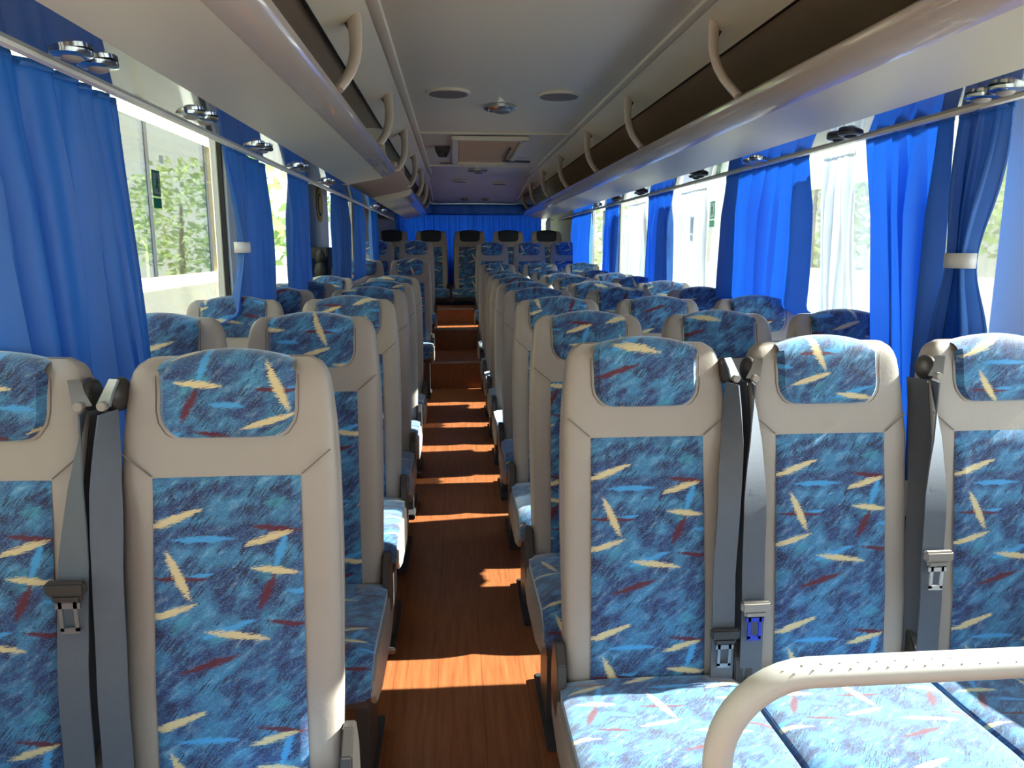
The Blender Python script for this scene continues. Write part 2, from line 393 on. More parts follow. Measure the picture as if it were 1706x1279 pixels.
# ------------------------------------------------------------------ luggage racks
def rack(s, segs, label):
    root = thing('luggage_rack', label, 'luggage rack', (CX+s*0.8, 3.0, zz(0.42)))
    ox, oy, oz = CX+s*0.8, 3.0, zz(0.42)
    P = lambda x, z: (CX+s*x-ox, zz(z)-oz)
    for (a, b) in segs:
        a -= oy; b -= oy
        MB().prism([P(0.905, 0.366), P(0.80, 0.388), P(0.695, 0.410), P(0.70, 0.43), P(0.80, 0.41), P(0.92, 0.395)], a, b).build('underside_panel', M['rack'], root)
        lp = [(0.697, 0.408), (0.675, 0.414), (0.652, 0.424), (0.635, 0.437), (0.625, 0.452), (0.622, 0.464), (0.626, 0.472), (0.635, 0.476), (0.647, 0.472), (0.655, 0.460), (0.672, 0.446), (0.70, 0.438)]
        MB().prism([P(x, z) for x, z in lp], a, b).build('front_rim', M['lip'], root)
        tr = [(0.70, 0.432), (1.16, 0.425), (1.17, 0.69), (0.712, 0.702), (0.712, 0.696), (1.10, 0.66), (1.12, 0.60), (1.12, 0.46), (1.10, 0.442), (0.70, 0.440)]
        MB().prism([P(x, z) for x, z in tr], a, b).build('tray_lining', M['rackin'], root)
        for ye in (a, b):
            ed = [(0.905, 0.366), (0.697, 0.408), (0.652, 0.424), (0.625, 0.452), (0.63, 0.474), (0.66, 0.50), (0.68, 0.56), (0.685, 0.69), (1.16, 0.69), (1.16, 0.37)]
            if (s < 0 and ye in (a, b)) and not (ye == segs[0][0]-oy):
                MB().prism([P(x, z) for x, z in ed], ye-0.006, ye+0.006).build('end_panel', M['rack'], root, smooth=False)
    # sloping cover strip with a seam line above the opening
    MB().prism([P(0.552, 0.747), P(0.690, 0.687), P(0.694, 0.694), P(0.556, 0.754)], Y0-oy, YB-0.1-oy if s > 0 else YB-0.1-oy).build('upper_cover', M['ceil'], root, smooth=False)
    MB().prism([P(0.690, 0.684), P(0.700, 0.684), P(0.700, 0.700), P(0.690, 0.700)], Y0-oy, YB-0.1-oy).build('shadow_gap', M['black'], root, smooth=False)
    return root, P, oy
def handle(P, oy, y, root, s):
    # curved grab arm between ceiling and rim, leaning forward
    path = [(0.600, 0.752, 0.16), (0.592, 0.715, 0.155), (0.587, 0.67, 0.14), (0.585, 0.62, 0.115), (0.588, 0.575, 0.08), (0.597, 0.535, 0.045), (0.613, 0.50, 0.015), (0.632, 0.474, 0.0)]
    hw = [0.044, 0.038, 0.033, 0.031, 0.031, 0.031, 0.031, 0.032]
    loops = []
    for i, (x, z, dy) in enumerate(path):
        px, pz = P(x, z); i0 = max(i-1, 0); i1 = min(i+1, len(path)-1)
        t = Vector((s*(path[i1][0]-path[i0][0]), path[i1][2]-path[i0][2], path[i1][1]-path[i0][1])).normalized()
        d = Vector((0.85*s, 1, 0)).normalized(); nrm = t.cross(d).normalized(); c = Vector((px, y+dy-oy, pz)); L = []
        for k in range(12):
            a = 2*pi*k/12; L.append(tuple(c+d*hw[i]*cos(a)+nrm*0.013*sin(a)))
        loops.append(L)
    o = MB().loft(loops).build('grab_arm', M['handle'], root)
    # dark gusset behind the arm top and a bracket on the rim
    px, pz = P(0.62, 0.755)
    g = MB()
    a = Vector((px-s*0.03, y+0.19-oy, pz)); b = Vector((px+s*0.03, y+0.19-oy, pz)); c = Vector((px-s*0.02, y+0.155-oy, pz-0.085))
    g.loft([[tuple(a), tuple(b), tuple(c)], [tuple(a+Vector((0, 0.02, 0))), tuple(b+Vector((0, 0.02, 0))), tuple(c+Vector((0, 0.02, 0)))]])
    g.build('gusset', M['steel'], o, smooth=False)
    MB().box(px-0.045, px+0.045, y+0.10-oy, y+0.23-oy, pz-0.006, pz+0.004).build('mounting_plate', M['handle'], o, bevel=0.002)
HY = [1.2, 2.46, 3.72, 4.88, 6.15, 7.35, 8.5, 9.5]
rl, PL, oy = rack(-1, [(Y0, 4.66), (6.45, YB-0.16)], 'long beige overhead luggage rack above the left windows, cut open at the mid door')
for y in HY[1:]: handle(PL, oy, y, rl, -1)
rr_, PR, oy = rack(1, [(Y0, YB-0.16)], 'continuous beige overhead luggage rack above the right windows')
for y in HY[1:]: handle(PR, oy, y, rr_, 1)
# raised soffit over the mid door between the two left rack runs
P = lambda x, z: (CX-x, zz(z))
struct(MB().prism([P(0.96, 0.40), P(0.70, 0.455), P(0.64, 0.475), P(0.62, 0.50), P(0.63, 0.51), P(0.70, 0.475), P(1.0, 0.43)], 4.67, 6.44).build('trim_soffit_door', M['rackin']))

# ------------------------------------------------------------------ passenger seat
def lerp_tab(t, x):
    if x <= t[0][0]: return t[0][1]
    for (a, b), (c, d) in zip(t, t[1:]):
        if x <= c:
            k = (x-a)/(c-a); k = k*k*(3-2*k)*0.35+k*0.65; return b+(d-b)*k
    return t[-1][1]
FZ = [(0.38, -0.085), (0.45, -0.07), (0.60, -0.055), (0.77, -0.03), (0.987, 0.0), (1.05, 0.018), (1.14, 0.038), (1.20, 0.05)]
WZ = [(0.38, 0.176), (0.45, 0.184), (0.60, 0.188), (0.80, 0.190), (0.98, 0.188), (1.06, 0.183), (1.12, 0.177), (1.155, 0.171), (1.172, 0.163), (1.180, 0.155), (1.186, 0.142)]
DZ = [(0.38, 0.07), (0.6, 0.09), (0.85, 0.11), (1.0, 0.10), (1.12, 0.082), (1.16, 0.07), (1.176, 0.05), (1.186, 0.022)]
def front(x, z):
    w = lerp_tab(WZ, z); q = min(1, abs(x)/w)
    return lerp_tab(FZ, z)+0.014*(1-q**3)
def make_back_frame():
    zs = [0.38, 0.41, 0.45, 0.52, 0.6, 0.68, 0.76, 0.84, 0.91, 0.98, 1.03, 1.07, 1.10, 1.13, 1.15, 1.165, 1.176, 1.183, 1.187]
    loops = []
    for z in zs:
        w = lerp_tab(WZ, z); d = lerp_tab(DZ, z); L = []
        e = 0.0
        e = 0.45*max(0, 0.078-d)
        for k in range(36):
            a = 2*pi*k/36; c, s_ = cos(a), sin(a); ex = 0.34
            x = w*math.copysign(abs(c)**ex, c)
            yy = math.copysign(abs(s_)**0.55, s_)
            f = front(x, z)+e
            # front half follows the dished front, rear half is convex
            if yy < 0: y = f+d*0.5*(1+yy)
            else: y = f+d*0.5+(d*0.5+lerp_tab(FZ, z)-front(x, z)+0.014)*yy*1.0
            L.append((x, y, z))
        loops.append(L)
    return MB().loft(loops)
def make_panel():
    x1 = 0.126
    def fn(u, v):
        x = (u*2-1)*(x1+0.004*(1-v)); z = 0.425+(0.987-0.425)*v
        ed = min(1, min(u, 1-u)*2*x1/0.012, (1-v)*0.56/0.012); ed = sqrt(max(0, 1-(1-ed)**2))
        return (x, front(x, z)+0.0005-0.0075*ed-0.004*sin(pi*min(1, v*1.0)), z)
    return MB().grid(fn, 20, 30, uv=lambda u, v: ((u*2-1)*x1+0.13, (v-1)*0.562))
def make_headrest():
    r = 0.05; hw = 0.117; zb, zt = 1.050, 1.196
    rows = [(zb + (zt-0.02-zb)*(j/14), 0) for j in range(15)]
    def fn(u, v):
        s = (u*2-1)
        if v < 0.68:
            t = v/0.68; z = zb+(1.165-zb)*t
            h = z-zb; w = hw if h > r else hw-r+sqrt(max(0, r*r-(r-h)**2))
            x = s*w
            ed = min(1, (1-abs(s))*w/0.014, t*0.115/0.014); ed = sqrt(max(0, 1-(1-ed)**2))
            crown = 0.012*(t**2)*(1-s*s)
            return (x, front(x, z)+0.003-0.013*ed-0.010*sin(pi*t*0.8)*(1-s*s*0.6)*ed, z+crown*0.5)
        a = (v-0.68)/0.32*pi*0.95           # over the top
        w = hw*(1-0.06*(v-0.68)/0.32)
        x = s*w; rad = 0.032; cy = front(x, 1.165)-0.010-0.007*(1-s*s)*0.6+rad
        top = 0.040*(1-0.42*s*s)
        return (x, cy-rad*cos(a)*1.0+0.02*(1-cos(a))*0.5, 1.165+0.006*(1-s*s)+top*sin(a)*0.8)
    return MB().grid(fn, 20, 28, uv=lambda u, v: ((u*2-1)*hw+0.20, v*0.19-0.21))
def make_cushion():
    hw = 0.202
    yb, yf = -0.075, -0.53
    pr = [(yb+0.03, 0.375), (yb+0.03, 0.43), (yb, 0.452), (-0.14, 0.456), (-0.22, 0.458), (-0.30, 0.464), (-0.38, 0.470), (-0.44, 0.470), (-0.485, 0.460), (-0.515, 0.437), (yf, 0.405), (-0.525, 0.375), (-0.48, 0.360), (-0.3, 0.36), (-0.15, 0.365)]
    n = len(pr); arc = [0]
    for a, b in zip(pr, pr[1:]): arc.append(arc[-1]+sqrt((a[0]-b[0])**2+(a[1]-b[1])**2))
    mb = MB(); nu = 22; vs = []; fs = []; uvs = []
    for j in range(nu+1):
        s = -1+2*j/nu; se = math.copysign(min(1, abs(s)), s)
        edge = 1-max(0, (abs(s)-0.86)/0.14)**2*0.16
        for i, (y, z) in enumerate(pr):
            cz = 0.415; zc = cz+(z-cz)*edge
            if z > 0.44: zc += 0.010*(1-abs(s)**2.2)*(1 if y > -0.46 else 0.5)-0.012*exp(-(s/0.5)**2)*exp(-((y+0.2)/0.1)**2)
            x = hw*s*(1 if abs(s) < 0.99 else 1)
            yy = y if z > 0.38 or y > -0.4 else y
            if y < -0.45: yy = y+0.025*abs(s)**3
            vs.append((x, yy, zc)); uvs.append((x+0.05, -arc[i]+0.02))
    for j in range(nu):
        for i in range(n):
            a = j*n+i; b = j*n+(i+1) % n; fs.append((a, b, b+n, a+n))
    fs.append(tuple(range(n))); fs.append(tuple(range(nu*n, nu*n+n))[::-1])
    # close seam uses its own uv, fine for the underside
    mb.add(vs, fs, uvs); return mb
def make_seat():
    t = thing('passenger_seat', 'seat', 'seat')
    fr = make_back_frame().build('backrest_frame', M['leather'], t)
    make_panel().build('back_cushion', M['fabric'], t)
    make_headrest().build('headrest_cushion', M['fabric'], t)
    sm = MB()
    for s in (-1, 1):
        pts = [(s*(0.128+0.050*k/6), front(s*(0.128+0.050*k/6), 0.99+0.042*k/6)+0.0005, 0.99+0.042*k/6) for k in range(7)]
        sm.tube(pts, 0.0013, 5)
    # stitched outline round the headrest patch
    r = 0.056; hw = 0.122; pts = []
    for k in range(41):
        a = k/40
        if a < 0.3: x, z = -hw, 1.16-(1.16-1.10)*a/0.3
        elif a < 0.4: b = (a-0.3)/0.1*pi/2; x, z = -hw+r-r*cos(b), 1.10-r*sin(b)
        elif a <= 0.6: x, z = -hw+r+(2*hw-2*r)*(a-0.4)/0.2, 1.10-r
        elif a < 0.7: b = (a-0.6)/0.1*pi/2; x, z = hw-r+r*sin(b), 1.10-r*cos(b)
        else: x, z = hw, 1.10+(1.16-1.10)*(a-0.7)/0.3
        pts.append((x, front(x, z)+0.0006, z))
    sm.tube(pts, 0.0012, 5)
    sm.build('seam', M['seam'], t)
    for s in (-1, 1):       # piping down each side of the backrest
        MB().tube([(s*(lerp_tab(WZ, z)-0.002), front(0.15, z)+0.040, z) for z in [0.42+0.06*k for k in range(12)]], 0.003, 6).build('side_piping', M['leather'], t)
    make_cushion().build('seat_cushion', M['fabric'], t)
    # plastic side skirts around the cushion
    for s in (-1, 1):
        pf = [(-0.505, 0.385), (-0.50, 0.42), (-0.42, 0.44), (-0.25, 0.432), (-0.10, 0.425), (-0.02, 0.43), (0.01, 0.40), (0.0, 0.33), (-0.1, 0.30), (-0.35, 0.31), (-0.47, 0.345)]
        a = [(s*0.196, y, z) for y, z in pf]; b = [(s*0.2085, y, z) for y, z in pf]
        MB().loft([a, b]).build('side_skirt', M['shell'], t, smooth=False, bevel=0.003)
        hp = [(-0.10, 0.42), (-0.085, 0.50), (-0.05, 0.535), (-0.02, 0.53), (0.005, 0.47), (0.01, 0.40), (-0.02, 0.37), (-0.08, 0.37)]
        a = [(s*0.188, y, z) for y, z in hp]; b = [(s*0.2095, y, z) for y, z in hp]
        MB().loft([a, b]).build('hinge_cover', M['darkp'], t, smooth=False, bevel=0.003)
    MB().box(-0.19, 0.19, -0.46, -0.02, 0.325, 0.362).build('seat_pan', M['steel'], t, bevel=0.004)
    for s in (-1, 1):
        lg = MB().box(s*0.15-0.018, s*0.15+0.018, -0.30, -0.13, 0.02, 0.33); lg.box(s*0.15-0.028, s*0.15+0.028, -0.40, -0.03, 0.0, 0.022)
        lg.build('leg', M['steel'], t, bevel=0.004)
    for c in t.children: c.color = (0, 0, 0, 1)
    return t
proto = make_seat(); used = False; rseat = random.Random(11)
def seat(x, y, dz, label, group=None):
    global used
    o = proto if not used else copy_tree(proto); used = True
    o.location = (x, y, dz); o['label'] = label
    for c in o.children:
        if c.name.startswith('headrest_cushion'): c.color = (0.069, -0.047+0.355, 0, 1) if (x, y) == (-0.40, LROWS[0]) else (rseat.random()*0.3, rseat.random()*0.35, 0, 1)
        elif c.name.startswith(('back_cushion', 'seat_cushion')): c.color = (rseat.uniform(0, 0.02), rseat.uniform(0, 0.025), 0, 1) if y < 1.7 else (rseat.random()*0.3, rseat.random()*0.35, 0, 1)
    if group: o['group'] = group
    elif 'group' in o: del o['group']
    return o
ORD = ['first', 'second', 'third', 'fourth', 'fifth', 'sixth', 'seventh', 'eighth', 'ninth', 'tenth', 'eleventh']
RROWS = [1.575, 2.28, 3.0, 3.72, 4.42, 5.12, 5.85, 6.55, 7.38, 8.5]
LROWS = [1.28, 2.06, 2.80, 3.46, 4.10, 4.85, 6.85, 8.05]
def rdz(y): return 0.05 if 7.2 < y < 8 else (0.26 if y > 8 else 0.0)
def ldz(y): return 0.10 if 6.5 < y < 7.5 else (0.27 if y > 7.5 else 0.02)
G = 'rows of blue patterned coach seats'
front_labels = {}
for i, y in enumerate(RROWS):
    dz = rdz(y)
    for x, cn in ((0.42, 'on the aisle'), (0.84, 'in the middle of three'), (1.26, 'beside the window')):
        lb = 'blue patterned beige-framed seat %s, %s row on the right' % (cn, ORD[i])
        if i == 0:
            lb = {'on the aisle': 'nearest right-hand seat on the aisle, blue brushstroke fabric, seat belt hanging down its right edge',
                  'in the middle of three': 'nearest right-hand middle seat with sunlit headrest, behind the white grab bar',
                  'beside the window': 'nearest right-hand window seat, cut off by the right edge of the photo'}[cn]
        s_ = seat(x, y, dz, lb, G)
        if i == 0: front_labels['R'+cn[:2]] = s_
for i, y in enumerate(LROWS):
    dz = ldz(y)
    for x, cn in ((-0.40, 'on the aisle'), (-0.82, 'beside the window')):
        lb = 'blue patterned beige-framed seat %s, %s row on the left' % (cn, ORD[i])
        if i == 0:
            lb = {'on the aisle': 'nearest left-hand seat on the aisle, blue fabric with cream and maroon strokes',
                  'beside the window': 'nearest left-hand window seat, half cut off by the left edge of the photo'}[cn]
        s_ = seat(x, y, dz, lb, G)
        if i == 0: front_labels['L'+cn[:2]] = s_
for k, x in enumerate((-0.80, -0.30, 0.20, 0.70, 1.20)):
    nmz = ['at the left corner', 'second from the left', 'facing down the aisle', 'second from the right', 'at the right corner'][k]
    o = seat(x, 9.86, 0.42, 'dark shaded seat of the raised rear bench row, '+nmz, G)
    o.scale = (1.12, 1, 1.0)
    for c in o.children:
        if c.name.startswith('headrest_cushion'):
            if k == 0: dark_head = c.data.copy(); dark_head.materials.clear(); dark_head.materials.append(M['darkfab'])
            c.data = dark_head; c['label'] = 'near-black headrest cushion'
platform(1, 0.37, WR-0.04, 6.80, 7.75, 0.05); platform(2, 0.37, WR-0.04, 7.75, 9.25, 0.26)
platform(3, WL+0.04, -0.37, 6.20, 7.42, 0.10); platform(4, WL+0.04, -0.37, 7.42, 9.25, 0.27)
platform(5, WL+0.04, -0.37, 9.25, YB, 0.42); platform(6, 0.37, WR-0.04, 9.25, YB, 0.42)
platform(7, WL+0.04, -0.37, 0.6, 5.3, 0.02)

# ------------------------------------------------------------------ seat belts on the front row
def belt(parent, s, xt, xb, ztng, plate=M['metal'], cover=M['darkp'], tongue=M['metal'], lean=0.0):
    n = 16; pts = []; wd = []; wdt = []
    zt = 1.105
    for k in range(n+1):
        t = k/n; z = zt-(zt-0.44)*t
        x = xt+(xb-xt)*min(1, t*1.6)
        y = front(min(0.17, abs(x)), z)-0.020-0.016*sin(pi*t)
        a = radians(78)*max(0, 1-t*2.6)
        pts.append((x, y, z)); wd.append((cos(a), -s*sin(a), 0)); wdt.append(0.050)
    b = MB().strip(pts, wd, wdt).build('seat_belt', M['belt'], parent)
    pts2 = [(x+s*0.020*(1-0.25*k/n), y+0.034, z) for k, (x, y, z) in enumerate(pts)]
    wd2 = [(cos(a), s*sin(a), 0) for a in [radians(60-25*k/n) for k in range(n+1)]]
    MB().strip(pts2, wd2, 0.048).build('return_webbing', M['belt2'], b)
    # shoulder guide: dark blob painted as the shaded slot recess, metal plate and bolt
    gx, gy, gz = xt, pts[0][1]+0.004, zt+0.015
    MB().ell((gx-s*0.004, gy+0.040, gz+0.008), 0.015, 0.036, 0.030).build('slot_shade', M['darkp'], b)
    pl = MB().strip([(gx-s*0.012, gy+0.004, gz+0.040), (gx-s*0.004, gy-0.006, gz+0.018), (gx+s*0.004, gy-0.010, gz-0.004)], (1, s*0.4, 0), [0.020, 0.022, 0.030], 0.005).build('guide_plate', plate, b, bevel=0.001)
    MB().tube([(gx+s*0.002, gy-0.024, gz-0.002), (gx+s*0.002, gy-0.008, gz-0.002)], 0.0080, 14).build('bolt', M['shell'], b, bevel=0.001)
    # tongue with slot
    k = min(range(n+1), key=lambda i: abs(pts[i][2]-ztng)); px, py, pz = pts[k]; py = min(pts[k][1], pts[min(n, k+1)][1], pts[min(n, k+2)][1])-0.010
    c = MB().box(px-0.032, px+0.032, py-0.008, py+0.008, ztng+0.006, ztng+0.030); c.box(px-0.024, px+0.024, py-0.006, py+0.006, ztng-0.008, ztng+0.008)
    c.build('tongue_cover', cover, b, bevel=0.004)
    tg = MB(); z0 = ztng-0.058; z1 = ztng-0.006
    tg.box(px-0.015, px-0.009, py-0.002, py+0.002, z0, z1).box(px+0.009, px+0.015, py-0.002, py+0.002, z0, z1)
    tg.box(px-0.015, px+0.015, py-0.002, py+0.002, z0-0.004, z0+0.006).box(px-0.020, px+0.020, py-0.002, py+0.002, z1-0.012, z1)
    tg.build('tongue', tongue, b, smooth=False)
belt(front_labels['Ron'], 1, 0.188, 0.160, 0.550)
belt(front_labels['Rin'], -1, -0.185, -0.195, 0.612, cover=M['shell'], tongue=M['blue'])
belt(front_labels['Rbe'], -1, -0.185, -0.205, 0.712, cover=M['shell'], tongue=M['white'])
belt(front_labels['Lon'], -1, -0.190, -0.185, 0.40)
belt(front_labels['Lbe'], 1, 0.188, 0.172, 0.812)

# ------------------------------------------------------------------ white padded grab bar in front of the first right row
pts = []
gx, gy, gzt, r = 0.352, 0.90, 0.832, 0.125
for k in range(9): pts.append((gx, gy, 0.0+(gzt-r)*k/8))
for k in range(1, 11):
    a = k/10*pi/2; pts.append((gx+r-r*cos(a), gy, gzt-r+r*sin(a)))
for k in range(1, 22): pts.append((gx+r+(1.50-gx-r)*k/21, gy, gzt+0.004*k/21))
gb = thing('grab_bar', 'white padded grab bar bent over the nearest right-hand cushions', 'grab bar', (gx, gy, 0))
q = [(p[0]-gx, p[1]-gy, p[2]) for p in pts]
MB().tube(q, 0.0205, 20).build('padded_tube', M['white'], gb)
st = MB()
for k in range(44):                          # stitch dimples along the upper face, two rows
    x = 0.08+k*0.026
    for j, (ang, off) in enumerate(((62, 0), (40, 0.013))):
        a = radians(ang); xx = x+off
        if xx < r: th = xx/r; zc = gzt-r+r*sin(math.acos(max(-1, min(1, 1-th)))); nx = -(1-th)
        else: zc = gzt
        st.ell((xx, -0.0205*cos(a), zc+0.0205*sin(a)), 0.0026, 0.0016, 0.0009, 8, 4)
st.build('stitching', M['leather'], gb)
MB().tube([(0, 0, 0), (0, 0, 0.012)], 0.045, 20).build('floor_flange', M['steel'], gb)
MB().tube([(1.505-gx, 0, 0.0), (1.505-gx, 0, gzt+0.01)], 0.0205, 16).build('wall_post', M['white'], gb)

# ------------------------------------------------------------------ curtains
def curtain(X, y0, y1, name, label, folds=5, amp=0.020, zb=0.98, b0=None, b1=None, tie=None, mat='cur', group=None, dxb=0.0, seed=0, cat='curtain', tuck=True):
    """hung from the rail at X, between y0 and y1; tie = (z, y centre, width)"""
    zt = zz(0.350); b0 = y0 if b0 is None else b0; b1 = y1 if b1 is None else b1
    rs = random.Random(seed); ph = [rs.uniform(0, 6.28) for _ in range(6)]
    cy = (y0+y1)/2
    root = thing(name, label, cat, (X, cy, zt), group)
    def fn(u, v):
        z = zt+(zb-zt)*v
        ya = y0+(b0-y0)*v; yb_ = y1+(b1-y1)*v
        A = amp*(0.35+0.65*min(1, v*4))
        if tie:
            tz, ty, tw = tie; g = exp(-((z-tz)/(0.20 if z > tz else 0.15))**2)
            ya = ya+(ty-tw/2-ya)*g; yb_ = yb_+(ty+tw/2-yb_)*g; A = A*(1-0.5*g)
        y = ya+(yb_-ya)*u
        p = 2*pi*folds*(u+0.03*sin(7*u+ph[0]))
        x = A*(sin(p+ph[1]+0.5*sin(3*v+ph[2]))+0.35*sin(2.3*p+ph[3]+v)) + 0.006*sin(5*v+9*u+ph[4])
        y += 0.3*A*sin(2*p+ph[5])*(1 if 0 < u < 1 else 0)
        if tuck:
            k = max(0, min(1, (1.165-z)/0.09)); k = k*k*(3-2*k); x = x*(1-0.55*k)+(0.15 if X > 0 else -0.15)*k*(1 if abs(X) < 1.4 else 0.0)
        return (x+dxb*v, y-cy, z-zt)
    o = MB().grid(fn, int(folds*14), 40).build('cloth', M[mat], root); solid(o, 0.0012)
    hd = MB().grid(lambda u, v: (fn(u, 0)[0]*1.3, fn(u, 0)[1], -0.016*(v-0.4)), int(folds*14), 2).build('heading_tape', M[mat], root); solid(hd, 0.004)
    if tie:
        tz, ty, tw = tie; L = []
        for z in (-0.02, 0.02):
            L.append([(0.027*cos(2*pi*k/20)+dxb*0.45, ty-cy+(tw/2+0.010)*sin(2*pi*k/20), tz-zt+z) for k in range(20)])
        b = MB().loft(L, caps=False).build('tie_band', M['tie'], root); solid(b, 0.003)
    return root
XL, XR = -0.80, 1.36
GC = 'blue window curtains'
curtain(XL-0.01, 1.36, 1.985, 'curtain', 'wide blue curtain at the top left, nearest on the left side', 6, 0.024, b0=1.44, b1=2.05, zb=0.76, group=GC, seed=1, tuck=False)
curtain(XL, 2.80, 3.05, 'curtain', 'pale-lit blue curtain tied with a white band on the left', 4, 0.018, tie=(1.40, 2.955, 0.055), group=GC, seed=2)
curtain(XL-0.02, 3.05, 3.49, 'curtain', 'loose blue curtain directly behind the tied one on the left', 3, 0.018, group=GC, seed=3)
curtain(XL, 3.77, 4.30, 'curtain', 'blue curtain just before the mid-door panel on the left', 4, 0.018, group=GC, seed=4)
curtain(XL, 5.19, 5.86, 'curtain', 'blue curtain just past the mid-door panel on the left', 5, 0.02, group=GC, seed=5)
curtain(XL, 6.28, 6.85, 'curtain', 'narrow-looking blue curtain second past the mid door', 4, 0.02, group=GC, seed=6)
curtain(XL, 7.42, 8.1, 'curtain', 'farthest left-hand window curtain, near the rear corner', 5, 0.02, group=GC, seed=7)
curtain(XR, 1.83, 2.02, 'curtain', 'blue curtain tied by a white band at the far right', 4, 0.022, tie=(1.365, 1.955, 0.085), b0=1.84, b1=2.05, zb=0.72, group=GC, seed=8, tuck=False)
curtain(XR, 2.04, 2.50, 'curtain', 'bright blue sunlit curtain beside the tied curtain on the right', 4, 0.026, group=GC, b0=2.02, b1=2.24, zb=0.72, seed=9, tuck=False)
curtain(XR, 2.90, 3.82, 'curtain', 'broad sunlit blue curtain in the middle of the right side', 6, 0.028, group=GC, b0=2.90, seed=10)
curtain(XR, 4.68, 5.30, 'curtain', 'blue curtain after the broad one on the right', 5, 0.026, group=GC, seed=11)
curtain(XR, 6.27, 6.85, 'curtain', 'fourth gathered blue curtain from the camera on the right, not tied', 5, 0.026, group=GC, seed=12)
curtain(XR, 7.55, 8.65, 'curtain', 'rearmost blue window curtain on the right', 6, 0.026, group=GC, seed=13)
GS = 'sheer white curtains'
curtain(1.50, 2.80, 3.02, 'sheer_curtain', 'sheer white curtain between the two brightest blue curtains', 4, 0.018, mat='lining', zb=1.12, group=GS, b0=2.74, b1=2.98, seed=21)
curtain(1.50, 4.52, 5.0, 'sheer_curtain', 'sheer white curtain just left of the broad sunlit blue curtain', 7, 0.018, mat='lining', zb=1.12, group=GS, b0=4.46, b1=5.02, seed=22)
curtain(1.50, 5.9, 6.5, 'sheer_curtain', 'sheer white curtain behind, second from the rear on the right', 7, 0.018, mat='lining', zb=1.12, group=GS, seed=23)
curtain(1.50, 7.1, 7.6, 'sheer_curtain', 'farthest sheer white curtain on the right', 6, 0.018, mat='lining', zb=1.12, group=GS, seed=24)
# rear window curtains hang across the back
def back_curtain(x0, x1, label, seed):
    root = thing('rear_curtain', label, 'curtain', ((x0+x1)/2, YB-0.10, 1.95), 'rear window curtains'); cx = (x0+x1)/2
    rs = random.Random(seed); p0 = rs.uniform(0, 6)
    def fn(u, v):
        p = 2*pi*9*(u+0.02*sin(9*u+p0)); return (x0+(x1-x0)*u-cx, 0.022*(0.3+0.7*v)*sin(p+p0)+0.01*sin(2.6*p), -1.06*v)
    o = MB().grid(fn, 130, 16).build('cloth', M['cur'], root); solid(o, 0.0012)
    v = MB().grid(lambda u, v: (x0+(x1-x0)*u-cx, -0.05+0.008*sin(40*u+p0), -0.14*v+0.01), 60, 3).build('valance', M['cur'], root); solid(v, 0.0015)
back_curtain(-0.80, 0.262, 'left blue curtain across the rear window', 3)
back_curtain(0.25, 1.17, 'right blue curtain across the rear window', 4)

# ------------------------------------------------------------------ ceiling fittings
def grille(x, y, label, r=0.11, grp='oval ceiling speaker grilles'):
    z = zz(0.756)+czo(y)
    t = thing('speaker_grille', label, 'speaker', (x, y, z), grp)
    MB().tube([(0, 0, 0.006), (0, 0, -0.006)], r, 32).build('rim', M['ceil'], t)
    MB().tube([(0, 0, -0.004), (0, 0, -0.008)], r*0.88, 32).build('mesh', M['grille'], t)
grille(-0.02, 3.95, 'oval speaker grille in the ceiling, left of the chrome dome')
grille(0.54, 3.98, 'oval speaker grille in the ceiling, right of the chrome dome')
grille(-0.05, 7.05, 'small dark speaker grille behind the black ceiling box', 0.09)
grille(0.07, 8.6, 'far left speaker grille near the rear of the ceiling', 0.09)
grille(0.52, 8.75, 'far right speaker grille near the rear of the ceiling', 0.09)
def dome(x, y, label, r=0.09):
    z = zz(0.758)+czo(y)
    t = thing('dome_lamp', label, 'lamp', (x, y, z), 'round ceiling domes')
    MB().tube([(0, 0, 0.004), (0, 0, -0.012), (0, 0, -0.018)], [r, r, r*0.9], 32).build('bezel', M['chrome'], t)
    MB().ell((0.012, 0, -0.016), r*0.62, r*0.62, 0.022, 24, 10).build('lens', M['metal'], t)
    MB().ell((-r*0.72, 0, -0.02), 0.006, 0.006, 0.005).build('screw', M['chrome'], t)
dome(0.26, 4.31, 'round chrome dome fitting on the ceiling centre line')
dome(0.24, 7.72, 'smaller-looking farther round fitting behind the roof hatch', 0.10)
# roof hatch
t = thing('roof_hatch', 'square roof hatch with a tan panel in the ceiling', 'hatch', (0.26, 6.2, zz(0.757)))
fr = MB()
for b in ((-0.27, -0.22, -0.78, 0.78), (0.22, 0.27, -0.78, 0.78), (-0.27, 0.27, -0.80, -0.74), (-0.27, 0.27, 0.74, 0.80)): fr.box(b[0], b[1], b[2], b[3], -0.028, 0.0)
fr.build('hatch_frame', M['ceil'], t, bevel=0.006)
MB().box(-0.215, 0.215, -0.735, 0.735, -0.010, -0.002).build('hatch_panel', M['hatch'], t, smooth=False)
MB().tube([(0.17, -0.3, -0.02), (0.17, 0.45, -0.03)], 0.010, 8).build('handle_bar', M['steel'], t)
MB().tube([(0.17, 0.45, -0.03), (0.40, 0.5, -0.03)], 0.010, 8).build('latch_bar', M['steel'], t)
t = thing('ceiling_box', 'small black box hanging from the ceiling left of the roof hatch', 'device', (-0.08, 6.0, zz(0.757)))
MB().loft([[(-0.06, -0.05, 0), (0.06, -0.05, 0), (0.06, 0.05, 0), (-0.06, 0.05, 0)], [(-0.055, -0.05, -0.03), (0.055, -0.05, -0.03), (0.055, 0.05, -0.03), (-0.055, 0.05, -0.03)], [(-0.03, -0.03, -0.075), (0.03, -0.03, -0.075), (0.03, 0.03, -0.075), (-0.03, 0.03, -0.075)]]).build('housing', M['black'], t, smooth=False)
